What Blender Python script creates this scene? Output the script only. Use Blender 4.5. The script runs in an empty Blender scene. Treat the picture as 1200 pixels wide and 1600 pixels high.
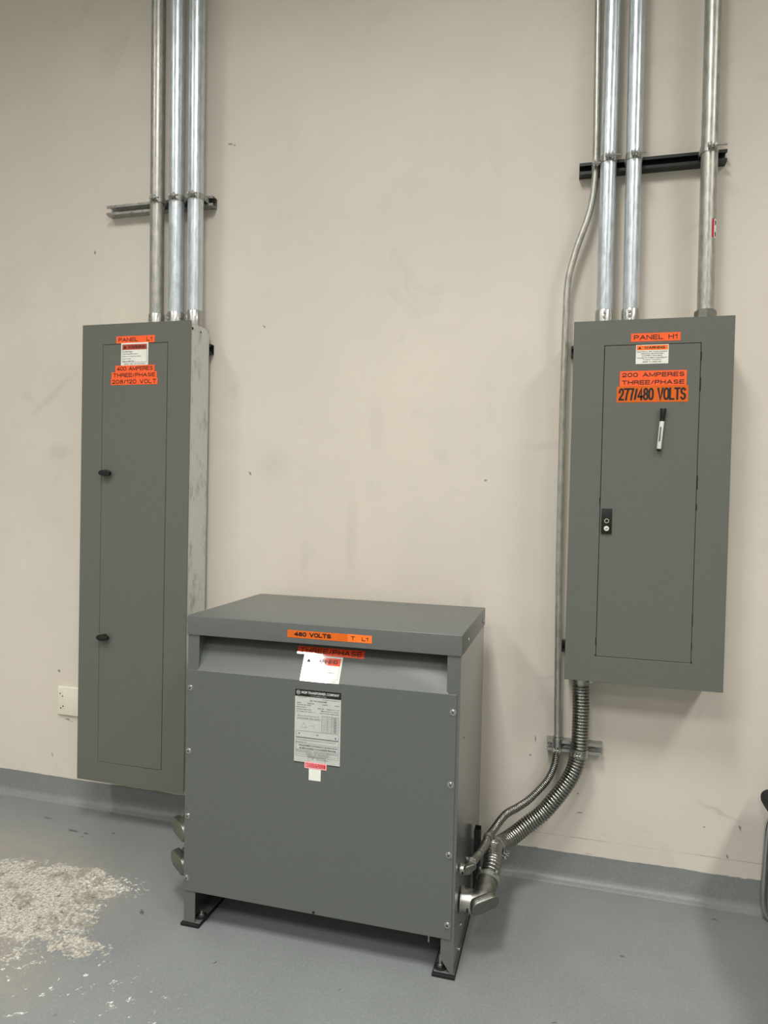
import bpy, bmesh, math, random
from mathutils import Vector, Matrix
random.seed(7)
R = math.radians
sc = bpy.context.scene
COL = sc.collection

# ------------------------------------------------------------------ camera
cam_d = bpy.data.cameras.new('camera')
cam = bpy.data.objects.new('camera', cam_d); COL.objects.link(cam); sc.camera = cam
CP = Vector((0.0121, -2.6985, 1.4272)); YAW, PITCH, ROLL, FPX = 0.26303, 0.02176, 0.02250, 1093.66
fw = Vector((-math.sin(YAW)*math.cos(PITCH), math.cos(YAW)*math.cos(PITCH), -math.sin(PITCH)))
rt = Vector((math.cos(YAW), math.sin(YAW), 0)); up = rt.cross(fw)
r2 = math.cos(ROLL)*rt + math.sin(ROLL)*up; u2 = -math.sin(ROLL)*rt + math.cos(ROLL)*up
cam.matrix_world = Matrix(((r2.x, u2.x, -fw.x, CP.x), (r2.y, u2.y, -fw.y, CP.y), (r2.z, u2.z, -fw.z, CP.z), (0, 0, 0, 1)))
cam_d.sensor_fit = 'VERTICAL'; cam_d.sensor_height = 24.0; cam_d.lens = 24.0*FPX/1600.0
cam_d.clip_start = 0.05; cam_d.clip_end = 60

# ------------------------------------------------------------------ world, exposure
w = bpy.data.worlds.new('world'); sc.world = w; w.use_nodes = True
w.node_tree.nodes['Background'].inputs[0].default_value = (0.9, 0.95, 1, 1)
w.node_tree.nodes['Background'].inputs[1].default_value = 0.05
sc.view_settings.view_transform = 'Standard'; sc.view_settings.look = 'None'
sc.view_settings.gamma = 1; sc.view_settings.use_curve_mapping = False
sc.view_settings.exposure = -0.07
# ceiling fixtures: x, y, strength of the diffuser (built further down)
CEIL = 4.6
LIGHTS = [(x, y, s if (x, y) != (-2.93, -4.9) else 1.0) for (x, s) in ((-2.93, .48), (-0.62, 1.12), (2.35, 1.05)) for y in (-2.4, -4.9, -7.8)]
LAMP_W, LAMP_SPREAD = 65.0, 140.0   # watts and beam angle of each recessed fixture

# ------------------------------------------------------------------ materials
def lin(c):
    return tuple(((v/255)/12.92 if v/255 <= .04045 else ((v/255+.055)/1.055)**2.4) for v in c)
class NT:
    def __init__(s, name):
        s.m = bpy.data.materials.new(name); s.m.use_nodes = True; s.t = s.m.node_tree
        s.b = s.t.nodes['Principled BSDF']
        g = s.t.nodes.new('ShaderNodeNewGeometry'); s.pos = g.outputs['Position']
    def n(s, t, **k):
        o = s.t.nodes.new(t)
        for a, v in k.items(): setattr(o, a, v)
        return o
    def link(s, a, b): s.t.links.new(a, b)
    def math(s, op, a, b=None, c=None, clamp=False):
        o = s.n('ShaderNodeMath', operation=op, use_clamp=clamp)
        for i, v in enumerate((a, b, c)):
            if v is None: continue
            if isinstance(v, (int, float)): o.inputs[i].default_value = v
            else: s.link(v, o.inputs[i])
        return o.outputs[0]
    def vmath(s, op, a, b):
        o = s.n('ShaderNodeVectorMath', operation=op)
        for i, v in enumerate((a, b)):
            if isinstance(v, tuple): o.inputs[i].default_value = v
            else: s.link(v, o.inputs[i])
        return o.outputs[0]
    def noise(s, scale, detail=3, rough=.55, vec=None, color=False, dist=0):
        o = s.n('ShaderNodeTexNoise'); o.inputs['Scale'].default_value = scale
        o.inputs['Detail'].default_value = detail; o.inputs['Roughness'].default_value = rough
        o.inputs['Distortion'].default_value = dist
        s.link(vec if vec is not None else s.pos, o.inputs['Vector'])
        return o.outputs['Color' if color else 'Fac']
    def ramp(s, v, a, b, lo=0., hi=1.):
        o = s.n('ShaderNodeMapRange'); o.interpolation_type = 'SMOOTHSTEP'
        s.link(v, o.inputs[0])
        for i, x in enumerate((a, b, lo, hi)): o.inputs[i+1].default_value = x
        return o.outputs[0]
    def mix(s, f, a, b):
        o = s.n('ShaderNodeMix', data_type='RGBA')
        for i, v in ((0, f), (6, a), (7, b)):
            if isinstance(v, (int, float)): o.inputs[i].default_value = v
            elif isinstance(v, tuple): o.inputs[i].default_value = (*v, 1)
            else: s.link(v, o.inputs[i])
        return o.outputs[2]
    def bump(s, h, strength=.2, dist=.002):
        o = s.n('ShaderNodeBump'); o.inputs['Strength'].default_value = strength
        o.inputs['Distance'].default_value = dist; s.link(h, o.inputs['Height'])
        s.link(o.outputs[0], s.b.inputs['Normal'])
    def ell(s, vec, c, r, rot=0, soft=.35):
        """soft mask of an ellipse: c centre (3), r radii (3, 0 = ignored axis)"""
        d = s.vmath('SUBTRACT', vec, c)
        if rot:
            v = s.n('ShaderNodeVectorRotate', rotation_type='AXIS_ANGLE'); s.link(d, v.inputs[0])
            v.inputs['Axis'].default_value = (0, 1, 0) if r[1] == 0 else (0, 0, 1)
            v.inputs['Angle'].default_value = rot; d = v.outputs[0]
        d = s.vmath('MULTIPLY', d, tuple(1/x if x else 0 for x in r))
        o = s.n('ShaderNodeVectorMath', operation='LENGTH'); s.link(d, o.inputs[0])
        return s.ramp(o.outputs['Value'], 1-soft, 1+soft, 1, 0)
def flat(name, rgb, rough=.5, metal=0., spec=.5, coat=0., var=0., vscale=30, bump=0., bscale=300):
    n = NT(name); c = lin(rgb)
    n.b.inputs['Roughness'].default_value = rough; n.b.inputs['Metallic'].default_value = metal
    n.b.inputs['Specular IOR Level'].default_value = spec; n.b.inputs['Coat Weight'].default_value = coat
    n.b.inputs['Coat Roughness'].default_value = .04; n.b.inputs['Coat IOR'].default_value = 1.7
    v = var if var else .04
    f = n.ramp(n.noise(vscale, 4), .3, .7)
    n.link(n.mix(f, tuple(x*(1-v) for x in c), tuple(min(1, x*(1+v)) for x in c)), n.b.inputs['Base Color'])
    if bump: n.bump(n.noise(bscale, 2), bump, .0006)
    return n.m

def mk_wall():
    n = NT('painted_wall'); base = lin((213, 205, 193))
    warp = n.vmath('SCALE', n.vmath('SUBTRACT', n.noise(26, 3, color=True), (.5, .5, .5)), (0, 0, 0))
    warp.node.inputs['Scale'].default_value = .03
    p = n.vmath('ADD', n.pos, warp)
    col = n.mix(n.ramp(n.noise(1.1, 4, .6), .35, .68), tuple(x*.955 for x in base), tuple(min(1, x*1.03) for x in base))
    # grey scuffs, large and faint
    sm = n.math('MULTIPLY', n.ramp(n.noise(4.2, 6, .65, dist=.8), .56, .74), .14)
    col = n.mix(sm, col, lin((160, 152, 142)))
    # fine scratches drawn out along the wall, near the bottom
    mp = n.n('ShaderNodeMapping'); mp.inputs['Scale'].default_value = (9, 1, 70); n.link(n.pos, mp.inputs[0])
    scr = n.ramp(n.noise(1.6, 4, .7, vec=mp.outputs[0]), .655, .70)
    sep = n.n('ShaderNodeSeparateXYZ'); n.link(n.pos, sep.inputs[0])
    low = n.ramp(sep.outputs[2], .10, .34, 1, 0)
    scr = n.math('MULTIPLY', n.math('MULTIPLY', scr, low), .55)
    col = n.mix(scr, col, lin((112, 108, 100)))
    # seam line low on the right side
    ln = n.math('ABSOLUTE', n.math('SUBTRACT', sep.outputs[2], .168))
    ln = n.ramp(ln, .0006, .0022, 1, 0)
    ln = n.math('MULTIPLY', ln, n.ramp(sep.outputs[0], -.2, -.1))
    ln = n.math('MULTIPLY', ln, n.ramp(n.noise(7, 4), .42, .6, .1, .55))
    col = n.mix(ln, col, lin((120, 112, 100)))
    marks = [((-1.30, 1.513), .0045, .008, .6), ((-.312, 1.5), .005, .004, 0), ((-1.419, 2.897), .009, .003, -.4), ((-1.40, 2.888), .005, .003, 0),
             ((-1.25, 2.13), .003, .007, .5), ((-2.08, 2.49), .006, .007, 0), ((-2.24, .595), .005, .005, 0), ((-2.27, .207), .003, .006, 0),
             ((-2.19, .375), .010, .003, .2), ((-2.17, .37), .006, .002, -.3), ((.497, .27), .004, .003, 0), ((.615, .285), .0035, .008, .2), ((.575, .178), .004, .004, 0),
             ((.07, .262), .011, .002, .1), ((.06, .335), .005, .003, .2), ((-.118, .46), .005, .003, .4), ((-.148, .165), .005, .003, 0), ((-.10, .52), .002, .012, .5)]
    tot = None
    for (c, rx, rz, a) in marks:
        e = n.ell(p, (c[0], 0, c[1]), (rx, 0, rz), a, .5)
        tot = e if tot is None else n.math('MAXIMUM', tot, e)
    col = n.mix(n.math('MULTIPLY', tot, .75), col, lin((88, 82, 74)))
    sm = [((-.1, 1.63), .06, .012, 0.1, .10), ((.545, .335), .06, .006, -.35, .22), ((-.05, .76), .05, .008, .1, .12), ((-2.3, 1.85), .12, .015, .7, .12),
          ((-2.25, 1.6), .05, .03, .1, .12), ((-1.2, 1.55), .06, .05, .2, .10), ((-.75, 1.7), .03, .10, .1, .08), ((-.85, 1.28), .02, .14, 0, .10)]
    for (c, rx, rz, a, st) in sm:
        col = n.mix(n.math('MULTIPLY', n.ell(p, (c[0], 0, c[1]), (rx, 0, rz), a, .9), st), col, lin((120, 110, 98)))
    n.link(col, n.b.inputs['Base Color'])
    n.b.inputs['Roughness'].default_value = .55; n.b.inputs['Specular IOR Level'].default_value = .35
    n.bump(n.math('ADD', n.noise(150, 3), n.math('MULTIPLY', n.noise(9, 3), 3)), .10, .0015)
    return n.m
def mk_floor():
    n = NT('grey_epoxy_floor'); base = lin((124, 128, 127))
    warp = n.vmath('SCALE', n.vmath('SUBTRACT', n.noise(14, 5, .65, color=True), (.5, .5, .5)), (0, 0, 0))
    warp.node.inputs['Scale'].default_value = .17
    p = n.vmath('ADD', n.pos, warp)
    warp2 = n.vmath('SCALE', n.vmath('SUBTRACT', n.noise(60, 3, color=True), (.5, .5, .5)), (0, 0, 0))
    warp2.node.inputs['Scale'].default_value = .03
    p2 = n.vmath('ADD', n.pos, warp2)
    col = n.mix(n.ramp(n.noise(2.2, 5, .6), .3, .7), tuple(x*.93 for x in base), tuple(x*1.05 for x in base))
    fine = n.noise(120, 3, .6)
    col = n.mix(n.math('MULTIPLY', n.ramp(fine, .4, .7), .12), col, lin((178, 182, 180)))
    # brown film round the worn patch
    film = n.math('MAXIMUM', n.ell(p, (-2.15, -.60, 0), (.62, .30, 0), 0, .5), n.ell(p, (-1.72, -.96, 0), (.32, .13, 0), .35, .5))
    col = n.mix(n.math('MULTIPLY', film, n.ramp(n.noise(22, 5, .7), .35, .62, .25, .80)), col, lin((146, 140, 128)))
    # bare concrete
    pat = n.math('MAXIMUM', n.ell(p, (-2.05, -.72, 0), (.60, .25, 0), 0, .4), n.ell(p, (-1.74, -.56, 0), (.25, .105, 0), -.05, .4))
    pat = n.math('MAXIMUM', pat, n.math('MULTIPLY', n.ell(p, (-1.445, -.85, 0), (.11, .045, 0), -.1, .35), .8))
    pat = n.math('MAXIMUM', pat, n.math('MULTIPLY', n.ell(p, (-1.80, -.95, 0), (.36, .11, 0), -.2, .5), .62))
    k1 = n.math('MULTIPLY', n.math('SUBTRACT', n.noise(60, 4, .7), .5), 1.5); k2 = n.math('MULTIPLY', n.math('SUBTRACT', n.noise(8, 4, .6), .5), 1.3)
    pat2 = n.math('MULTIPLY', n.ramp(n.math('ADD', pat, n.math('ADD', k1, k2)), .50, .72), n.ramp(pat, .04, .2))
    conc = n.mix(n.ramp(n.noise(95, 5, .8), .40, .60), lin((146, 141, 128)), lin((203, 199, 187)))
    conc = n.mix(n.math('MULTIPLY', n.ramp(n.noise(9, 6, .8), .50, .58), .7), conc, lin((128, 122, 110)))
    conc = n.mix(n.math('MULTIPLY', n.ramp(n.noise(40, 5, .8), .56, .62), .8), conc, lin((84, 78, 68)))
    conc = n.mix(n.math('MULTIPLY', n.ramp(n.noise(13, 5, .7, dist=.5), .60, .68), .5), conc, lin((142, 114, 98)))
    col = n.mix(pat2, col, conc)
    # white flecks where the coat has chipped
    zone = n.ell(p, (-1.28, -1.06, 0), (.42, .17, 0), .25, .5)
    fl = n.math('MULTIPLY', zone, n.ramp(n.noise(24, 4, .6, dist=1.2), .625, .66))
    fl = n.math('MULTIPLY', fl, n.ramp(n.noise(90, 3, .7), .44, .54))
    z2 = n.ell(p, (-1.56, -.52, 0), (.12, .06, 0), 0, .4)
    fl2 = n.math('MULTIPLY', z2, n.ramp(n.noise(70, 3, .6, dist=.6), .56, .62))
    col = n.mix(n.math('MAXIMUM', fl, fl2), col, lin((222, 221, 212)))
    marks = [((-2.151, -.164), .022, .006, .1), ((-1.968, -.227), .026, .008, .05), ((-1.903, -.232), .014, .005, .2), ((-1.796, -.20), .009, .006, .4), ((-1.9, -.262), .005, .004, 0),
             ((-1.36, -.64), .018, .006, .8), ((.52, -.10), .007, .004, 0), ((.2, -.4), .005, .004, 0), ((-.6, -.80), .005, .004, 0), ((-1.0, -.80), .004, .004, 0), ((.0, -.75), .008, .003, 0)]
    tot = None
    for (c, rx, ry, a) in marks:
        e = n.ell(p2, (c[0], c[1], 0), (rx, ry, 0), a, .4)
        tot = e if tot is None else n.math('MAXIMUM', tot, e)
    spk = n.math('MULTIPLY', n.ramp(n.noise(38, 3, .5), .73, .76), .5)
    tot = n.math('MAXIMUM', tot, spk)
    col = n.mix(n.math('MULTIPLY', tot, .8), col, lin((70, 68, 62)))
    n.link(col, n.b.inputs['Base Color'])
    n.link(n.ramp(pat2, 0, 1, .42, .9), n.b.inputs['Roughness'])
    n.b.inputs['Specular IOR Level'].default_value = .45
    h = n.math('ADD', n.math('MULTIPLY', n.noise(190, 2), .35), n.math('MULTIPLY', n.noise(6, 3), 2))
    h = n.math('SUBTRACT', h, n.math('MULTIPLY', pat2, .8))
    n.bump(h, .22, .002)
    return n.m
def mk_galv(name, rgb, rough, var=.12, sc_=35, metal=1.0, streak=True):
    n = NT(name); c = lin(rgb)
    mp = n.n('ShaderNodeMapping'); mp.inputs['Scale'].default_value = (1, 1, .22 if streak else 1); n.link(n.pos, mp.inputs[0])
    a = n.noise(sc_*3, 4, .7, vec=mp.outputs[0]); b = n.noise(sc_*.4, 3, .6)
    f = n.ramp(n.math('ADD', n.math('MULTIPLY', a, .6), n.math('MULTIPLY', b, .4)), .38, .62)
    n.link(n.mix(f, tuple(x*(1-var) for x in c), tuple(min(1, x*(1+var)) for x in c)), n.b.inputs['Base Color'])
    n.b.inputs['Metallic'].default_value = metal
    n.link(n.ramp(a, .3, .7, rough-.06, rough+.10), n.b.inputs['Roughness'])
    if streak: n.bump(a, .05, .0003)
    return n.m
def mk_boxside():
    n = NT('galvanised_box_steel'); c = lin((206, 210, 202))
    a = n.noise(60, 4, .7); mp = n.n('ShaderNodeMapping'); mp.inputs['Scale'].default_value = (1, 1, .4); n.link(n.pos, mp.inputs[0])
    sm = n.ramp(n.noise(20, 6, .74, vec=mp.outputs[0]), .52, .70)
    col = n.mix(n.ramp(a, .35, .65), tuple(x*.93 for x in c), c)
    col = n.mix(n.math('MULTIPLY', sm, .6), col, lin((120, 122, 112)))
    n.link(col, n.b.inputs['Base Color']); n.b.inputs['Metallic'].default_value = .1
    n.b.inputs['Roughness'].default_value = .5
    return n.m
M = {}
M['wall'] = mk_wall(); M['floor'] = mk_floor(); M['boxside'] = mk_boxside()
M['room'] = flat('plain_paint', (205, 202, 194), .7)
M['ceil'] = flat('ceiling_paint', (190, 188, 180), .8)
M['trim_grey'] = flat('grey_enamel_warm', (97, 99, 92), .42, var=.02, vscale=60, bump=.08, bscale=500)
M['tr_grey'] = flat('grey_enamel_cool', (92, 96, 93), .36, var=.02, vscale=60, bump=.05, bscale=500)
M['galv'] = mk_galv('galvanised_bright', (208, 216, 221), .34, metal=.72)
M['galv_dull'] = mk_galv('galvanised_dull', (180, 179, 171), .38, .16, 45, metal=.75)
M['steel'] = mk_galv('zinc_steel', (176, 176, 171), .30, .05, 14, metal=.9, streak=False)
M['flex'] = mk_galv('flex_steel', (150, 150, 144), .27, .04, 14, streak=False)
M['cast'] = mk_galv('cast_zinc', (128, 128, 121), .42, .14, 30, streak=False)
M['tr_side'] = flat('grey_enamel_glossy', (92, 96, 93), .17, var=.02, vscale=60)
M['dkstrut'] = flat('black_green_enamel', (24, 32, 29), .40)
M['black'] = flat('black_plastic', (8, 8, 8), .42)
M['rubber'] = flat('black_rubber', (12, 13, 14), .75)
M['gap'] = flat('dark_gap', (16, 16, 15), .8)
M['white'] = flat('white_plastic', (226, 222, 205), .35)
M['barrel'] = flat('marker_barrel', (224, 226, 222), .3)
M['lab_orange'] = flat('label_orange', (255, 98, 42), .35)
M['lab_amber'] = flat('label_amber', (218, 98, 8), .35)
M['lab_red'] = flat('label_red_orange', (250, 82, 42), .045, spec=1.0, coat=1.0)
M['lab_tl'] = flat('label_bright_orange', (255, 120, 38), .35)
M['lab_white'] = flat('label_white', (232, 232, 222), .35)
M['lab_gloss'] = flat('label_gloss_white', (236, 234, 226), .045, spec=1.0, coat=1.0)
M['lab_brick'] = flat('label_brick_red', (178, 70, 52), .35)
M['lab_silver'] = flat('label_silver', (196, 199, 194), .38, metal=.15)
M['lab_pink'] = flat('label_pink', (240, 170, 170), .35)
M['lab_crimson'] = flat('label_crimson', (200, 24, 48), .35)
M['ink'] = flat('black_ink', (22, 16, 14), .5)
M['ink_grey'] = flat('grey_ink', (78, 78, 74), .5)
M['ink_white'] = flat('white_ink', (225, 225, 222), .5)
M['chrome'] = flat('chrome', (190, 190, 190), .12, metal=1)
M['fabric'] = flat('black_upholstery', (12, 12, 13), .85)
def emis(name, col, s):
    m = bpy.data.materials.new(name); m.use_nodes = True; b = m.node_tree.nodes['Principled BSDF']
    b.inputs['Base Color'].default_value = (.8, .8, .8, 1)
    b.inputs['Emission Color'].default_value = (*col, 1); b.inputs['Emission Strength'].default_value = s
    return m
M['lamp'] = emis('led_diffuser', (1.0, .985, .95), 3.0)

# ------------------------------------------------------------------ mesh helpers
class MB:
    def __init__(s): s.v = []; s.f = []
    def box(s, x0, x1, y0, y1, z0, z1):
        i = len(s.v)
        s.v += [Vector((x, y, z)) for z in (z0, z1) for y in (y0, y1) for x in (x0, x1)]
        s.f += [[i+a for a in q] for q in ((0, 2, 3, 1), (4, 5, 7, 6), (0, 1, 5, 4), (2, 6, 7, 3), (0, 4, 6, 2), (1, 3, 7, 5))]
        return s
    def prism(s, poly, ext):
        """poly: list of 3D points, ext: extrusion vector"""
        i = len(s.v); k = len(poly); e = Vector(ext)
        s.v += [Vector(q) for q in poly] + [Vector(q)+e for q in poly]
        s.f.append([i+a for a in range(k)][::-1]); s.f.append([i+k+a for a in range(k)])
        for a in range(k):
            b = (a+1) % k; s.f.append([i+a, i+b, i+k+b, i+k+a])
        return s
    def sweep(s, pts, radii, seg=20, caps=True, up=None):
        pts = [Vector(q) for q in pts]; n0 = None; i0 = len(s.v)
        for j, q in enumerate(pts):
            a = pts[max(j-1, 0)]; b = pts[min(j+1, len(pts)-1)]
            k = j
            while (b-a).length < 1e-9 and k > 0: k -= 1; a = pts[k]
            t = (b-a).normalized()
            if n0 is None:
                n0 = Vector(up) if up else (Vector((0, 0, 1)) if abs(t.z) < .9 else Vector((1, 0, 0)))
            n0 = (n0 - t*n0.dot(t)).normalized(); bn = t.cross(n0)
            r = radii[j] if isinstance(radii, (list, tuple)) else radii
            for g in range(seg):
                an = 2*math.pi*g/seg
                s.v.append(q + n0*math.cos(an)*r + bn*math.sin(an)*r)
        for j in range(len(pts)-1):
            for g in range(seg):
                h = (g+1) % seg; A = i0+j*seg; B = A+seg
                s.f.append([A+g, A+h, B+h, B+g])
        if caps:
            s.f.append([i0+g for g in range(seg)][::-1]); L = i0+(len(pts)-1)*seg
            s.f.append([L+g for g in range(seg)])
        return s
    def cyl(s, p0, p1, r, seg=20, r1=None):
        return s.sweep([p0, p1], [r, r if r1 is None else r1], seg)
    def ring(s, c, ax, ri, ro, h, seg=32):
        """flat band (tube wall) around axis ax, centred at c"""
        c = Vector(c); t = Vector(ax).normalized(); a = Vector((0, 0, 1)) if abs(t.z) < .9 else Vector((1, 0, 0))
        a = (a-t*a.dot(t)).normalized(); b = t.cross(a); i0 = len(s.v)
        prof = ((ri, -h/2), (ro, -h/2), (ro, h/2), (ri, h/2))
        for g in range(seg):
            an = 2*math.pi*g/seg; d = a*math.cos(an)+b*math.sin(an)
            for (r, q) in prof: s.v.append(c + d*r + t*q)
        for g in range(seg):
            A = i0+4*g; B = i0+4*((g+1) % seg)
            for k in range(4): s.f.append([A+k, B+k, B+(k+1) % 4, A+(k+1) % 4])
        return s
    def obox(s, c, ax, ay, az, sx, sy, sz):
        c = Vector(c); ax, ay, az = [Vector(q).normalized() for q in (ax, ay, az)]; i = len(s.v)
        s.v += [c+ax*x*sx/2+ay*y*sy/2+az*z*sz/2 for z in (-1, 1) for y in (-1, 1) for x in (-1, 1)]
        s.f += [[i+a for a in q] for q in ((0, 2, 3, 1), (4, 5, 7, 6), (0, 1, 5, 4), (2, 6, 7, 3), (0, 4, 6, 2), (1, 3, 7, 5))]
        return s
    def mesh(s, name, mat, off=(0, 0, 0), bevel=0, bseg=2, sharp=35):
        me = bpy.data.meshes.new(name); o = Vector(off)
        me.from_pydata([v-o for v in s.v], [], s.f)
        bm = bmesh.new(); bm.from_mesh(me)
        bmesh.ops.recalc_face_normals(bm, faces=bm.faces)
        if bevel: bmesh.ops.bevel(bm, geom=[e for e in bm.edges if e.calc_face_angle(0) > .5], offset=bevel, segments=bseg, affect='EDGES', profile=.5)
        for f in bm.faces: f.smooth = True
        for e in bm.edges:
            if e.calc_face_angle(0) > R(sharp): e.smooth = False
        bm.to_mesh(me); bm.free(); me.materials.append(mat)
        return me
    def build(s, name, mat, parent=None, **k):
        off = origin(parent)
        return link(name, s.mesh(name, mat, off, **k), parent)
def origin(p):
    o = Vector((0, 0, 0))
    while p is not None: o += p.location; p = p.parent
    return o
def link(name, me, parent=None, loc=None):
    o = bpy.data.objects.new(name, me); COL.objects.link(o); o.parent = parent
    if loc is not None: o.location = Vector(loc)-origin(parent)
    return o
def tag(o, label=None, cat=None, group=None, kind=None):
    if label: o['label'] = label
    if cat: o['category'] = cat
    if group: o['group'] = group
    if kind: o['kind'] = kind
    return o
def thing(name, loc, label, cat, group=None):
    o = bpy.data.objects.new(name, None); COL.objects.link(o); o.location = loc; o.empty_display_size = .05
    return tag(o, label, cat, group)
def copy_tree(o, parent=None):
    c = o.copy(); COL.objects.link(c); c.parent = parent
    for ch in o.children: copy_tree(ch, c)
    return c
def spline(pts, step):
    """Catmull-Rom through pts, resampled to about even steps"""
    P = [Vector(q) for q in pts]; P = [P[0]*2-P[1]] + P + [P[-1]*2-P[-2]]; d = []
    for i in range(1, len(P)-2):
        a, b, c, e = P[i-1:i+3]
        for k in range(60):
            t = k/60; d.append(.5*((2*b)+(c-a)*t+(2*a-5*b+4*c-e)*t*t+(3*b-a-3*c+e)*t**3))
    d.append(P[-2].copy()); L = [0]
    for i in range(1, len(d)): L.append(L[-1]+(d[i]-d[i-1]).length)
    n = max(2, round(L[-1]/step)); out = []; j = 0
    for k in range(n+1):
        s = L[-1]*k/n
        while j < len(L)-2 and L[j+1] < s: j += 1
        f = (s-L[j])/max(L[j+1]-L[j], 1e-9); out.append(d[j].lerp(d[j+1], min(1, f)))
    return out

# ------------------------------------------------------------------ lettering and stickers
dg = bpy.context.evaluated_depsgraph_get()
_tc = {}
def glyphs(s, bold):
    if (s, bold) in _tc: return _tc[(s, bold)]
    cu = bpy.data.curves.new('t', 'FONT'); cu.body = s; cu.size = 1; cu.resolution_u = 2; cu.offset = bold; cu.fill_mode = 'FRONT'
    ob = bpy.data.objects.new('t', cu); me = bpy.data.meshes.new_from_object(ob)
    vs = [(v.co.x, v.co.y) for v in me.vertices]; fs = [list(p.vertices) for p in me.polygons]
    bpy.data.objects.remove(ob); bpy.data.meshes.remove(me); bpy.data.curves.remove(cu)
    _tc[(s, bold)] = (vs, fs); return vs, fs
class Face:
    """2D frame on a surface: origin O (lower left), u right, v up, n outward"""
    def __init__(s, O, u, v): s.O = Vector(O); s.u = Vector(u).normalized(); s.v = Vector(v).normalized(); s.n = s.u.cross(s.v)
    def p(s, a, b, h=0): return s.O+s.u*a+s.v*b+s.n*h
def put_text(mb, F, s, cx, cy, w, h, bold=0., lift=.0009):
    vs, fs = glyphs(s, bold)
    x0 = min(q[0] for q in vs); x1 = max(q[0] for q in vs); y0 = min(q[1] for q in vs); y1 = max(q[1] for q in vs)
    i = len(mb.v)
    for (x, y) in vs:
        mb.v.append(F.p(cx+((x-x0)/(x1-x0)-.5)*w, cy+((y-y0)/(y1-y0)-.5)*h, lift))
    mb.f += [[i+a for a in f] for f in fs]
# a plain wide sans drawn as strokes: adv width, list of (closed, points); cap height 1
def arc(cx, cy, rx, ry, a0, a1, n=8):
    return [(cx+rx*math.cos(R(a0+(a1-a0)*k/n)), cy+ry*math.sin(R(a0+(a1-a0)*k/n))) for k in range(n+1)]
def bowl(x0, x1, y0, y1):
    m_ = (y0+y1)/2; r_ = (y1-y0)/2; q = x1-r_*.9
    return [(x0, y1), (q, y1)] + arc(q, m_, r_*.9, r_, 90, -90, 8)[1:-1] + [(q, y0), (x0, y0)]
oval = [(.34+.34*math.copysign(abs(math.cos(a))**.8, math.cos(a)), .5+.5*math.copysign(abs(math.sin(a))**.8, math.sin(a))) for a in [2*math.pi*k/24 for k in range(24)]]
S_ = arc(.33, .745, .29, .255, 28, 225, 9) + [(.20, .535), (.46, .465)] + arc(.33, .255, .31, .255, 45, -152, 9)
SF_ = {'A': (.74, [(0, [(0, 0), (.37, 1), (.74, 0)]), (0, [(.13, .34), (.61, .34)])]), 'E': (.60, [(0, [(.60, 1), (0, 1), (0, 0), (.60, 0)]), (0, [(0, .52), (.55, .52)])]),
 'G': (.72, [(0, arc(.36, .5, .36, .5, 42, 300, 14) + [(.70, .12), (.70, .46), (.40, .46)])]), 'H': (.66, [(0, [(0, 0), (0, 1)]), (0, [(.66, 0), (.66, 1)]), (0, [(0, .52), (.66, .52)])]),
 'I': (.06, [(0, [(.03, 0), (.03, 1)])]), 'L': (.56, [(0, [(0, 1), (0, 0), (.56, 0)])]), 'M': (.80, [(0, [(0, 0), (0, 1), (.40, .08), (.80, 1), (.80, 0)])]),
 'N': (.66, [(0, [(0, 0), (0, 1), (.66, 0), (.66, 1)])]), 'O': (.68, [(1, oval)]), '0': (.60, [(1, [(x*.88, y) for x, y in oval])]),
 'P': (.62, [(0, [(0, 0), (0, 1)]), (0, bowl(0, .62, .46, 1))]), 'R': (.64, [(0, [(0, 0), (0, 1)]), (0, bowl(0, .62, .48, 1)), (0, [(.34, .48), (.62, .30), (.64, 0)])]),
 'S': (.66, [(0, S_)]), 'T': (.68, [(0, [(0, 1), (.68, 1)]), (0, [(.34, 1), (.34, 0)])]), 'V': (.72, [(0, [(0, 1), (.36, 0), (.72, 1)])]),
 'W': (1.0, [(0, [(0, 1), (.25, 0), (.50, 1), (.75, 0), (1, 1)])]), '/': (.34, [(0, [(.02, -.03), (.32, 1.03)])]), ' ': (.36, []),
 '1': (.30, [(0, [(0, .74), (.16, .80), (.26, 1), (.26, 0)])]), '2': (.60, [(0, [(.02, .68)] + arc(.30, .72, .28, .28, 175, -20, 8) + [(.50, .50), (.02, .04), (.02, 0), (.60, 0)])]),
 '4': (.64, [(0, [(.47, 0), (.47, 1), (0, .30), (0, .26), (.64, .26)])]), '7': (.58, [(0, [(0, 1), (.58, 1), (.58, .95), (.36, .5), (.24, 0)])]),
 '8': (.60, [(1, arc(.30, .76, .25, .24, 0, 345, 15)), (1, arc(.30, .26, .30, .26, 0, 345, 15))]),
 '6': (.60, [(1, arc(.30, .31, .29, .31, 0, 345, 15)), (0, arc(.34, .55, .32, .45, 60, 190, 9) + [(.02, .35)])])}
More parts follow.
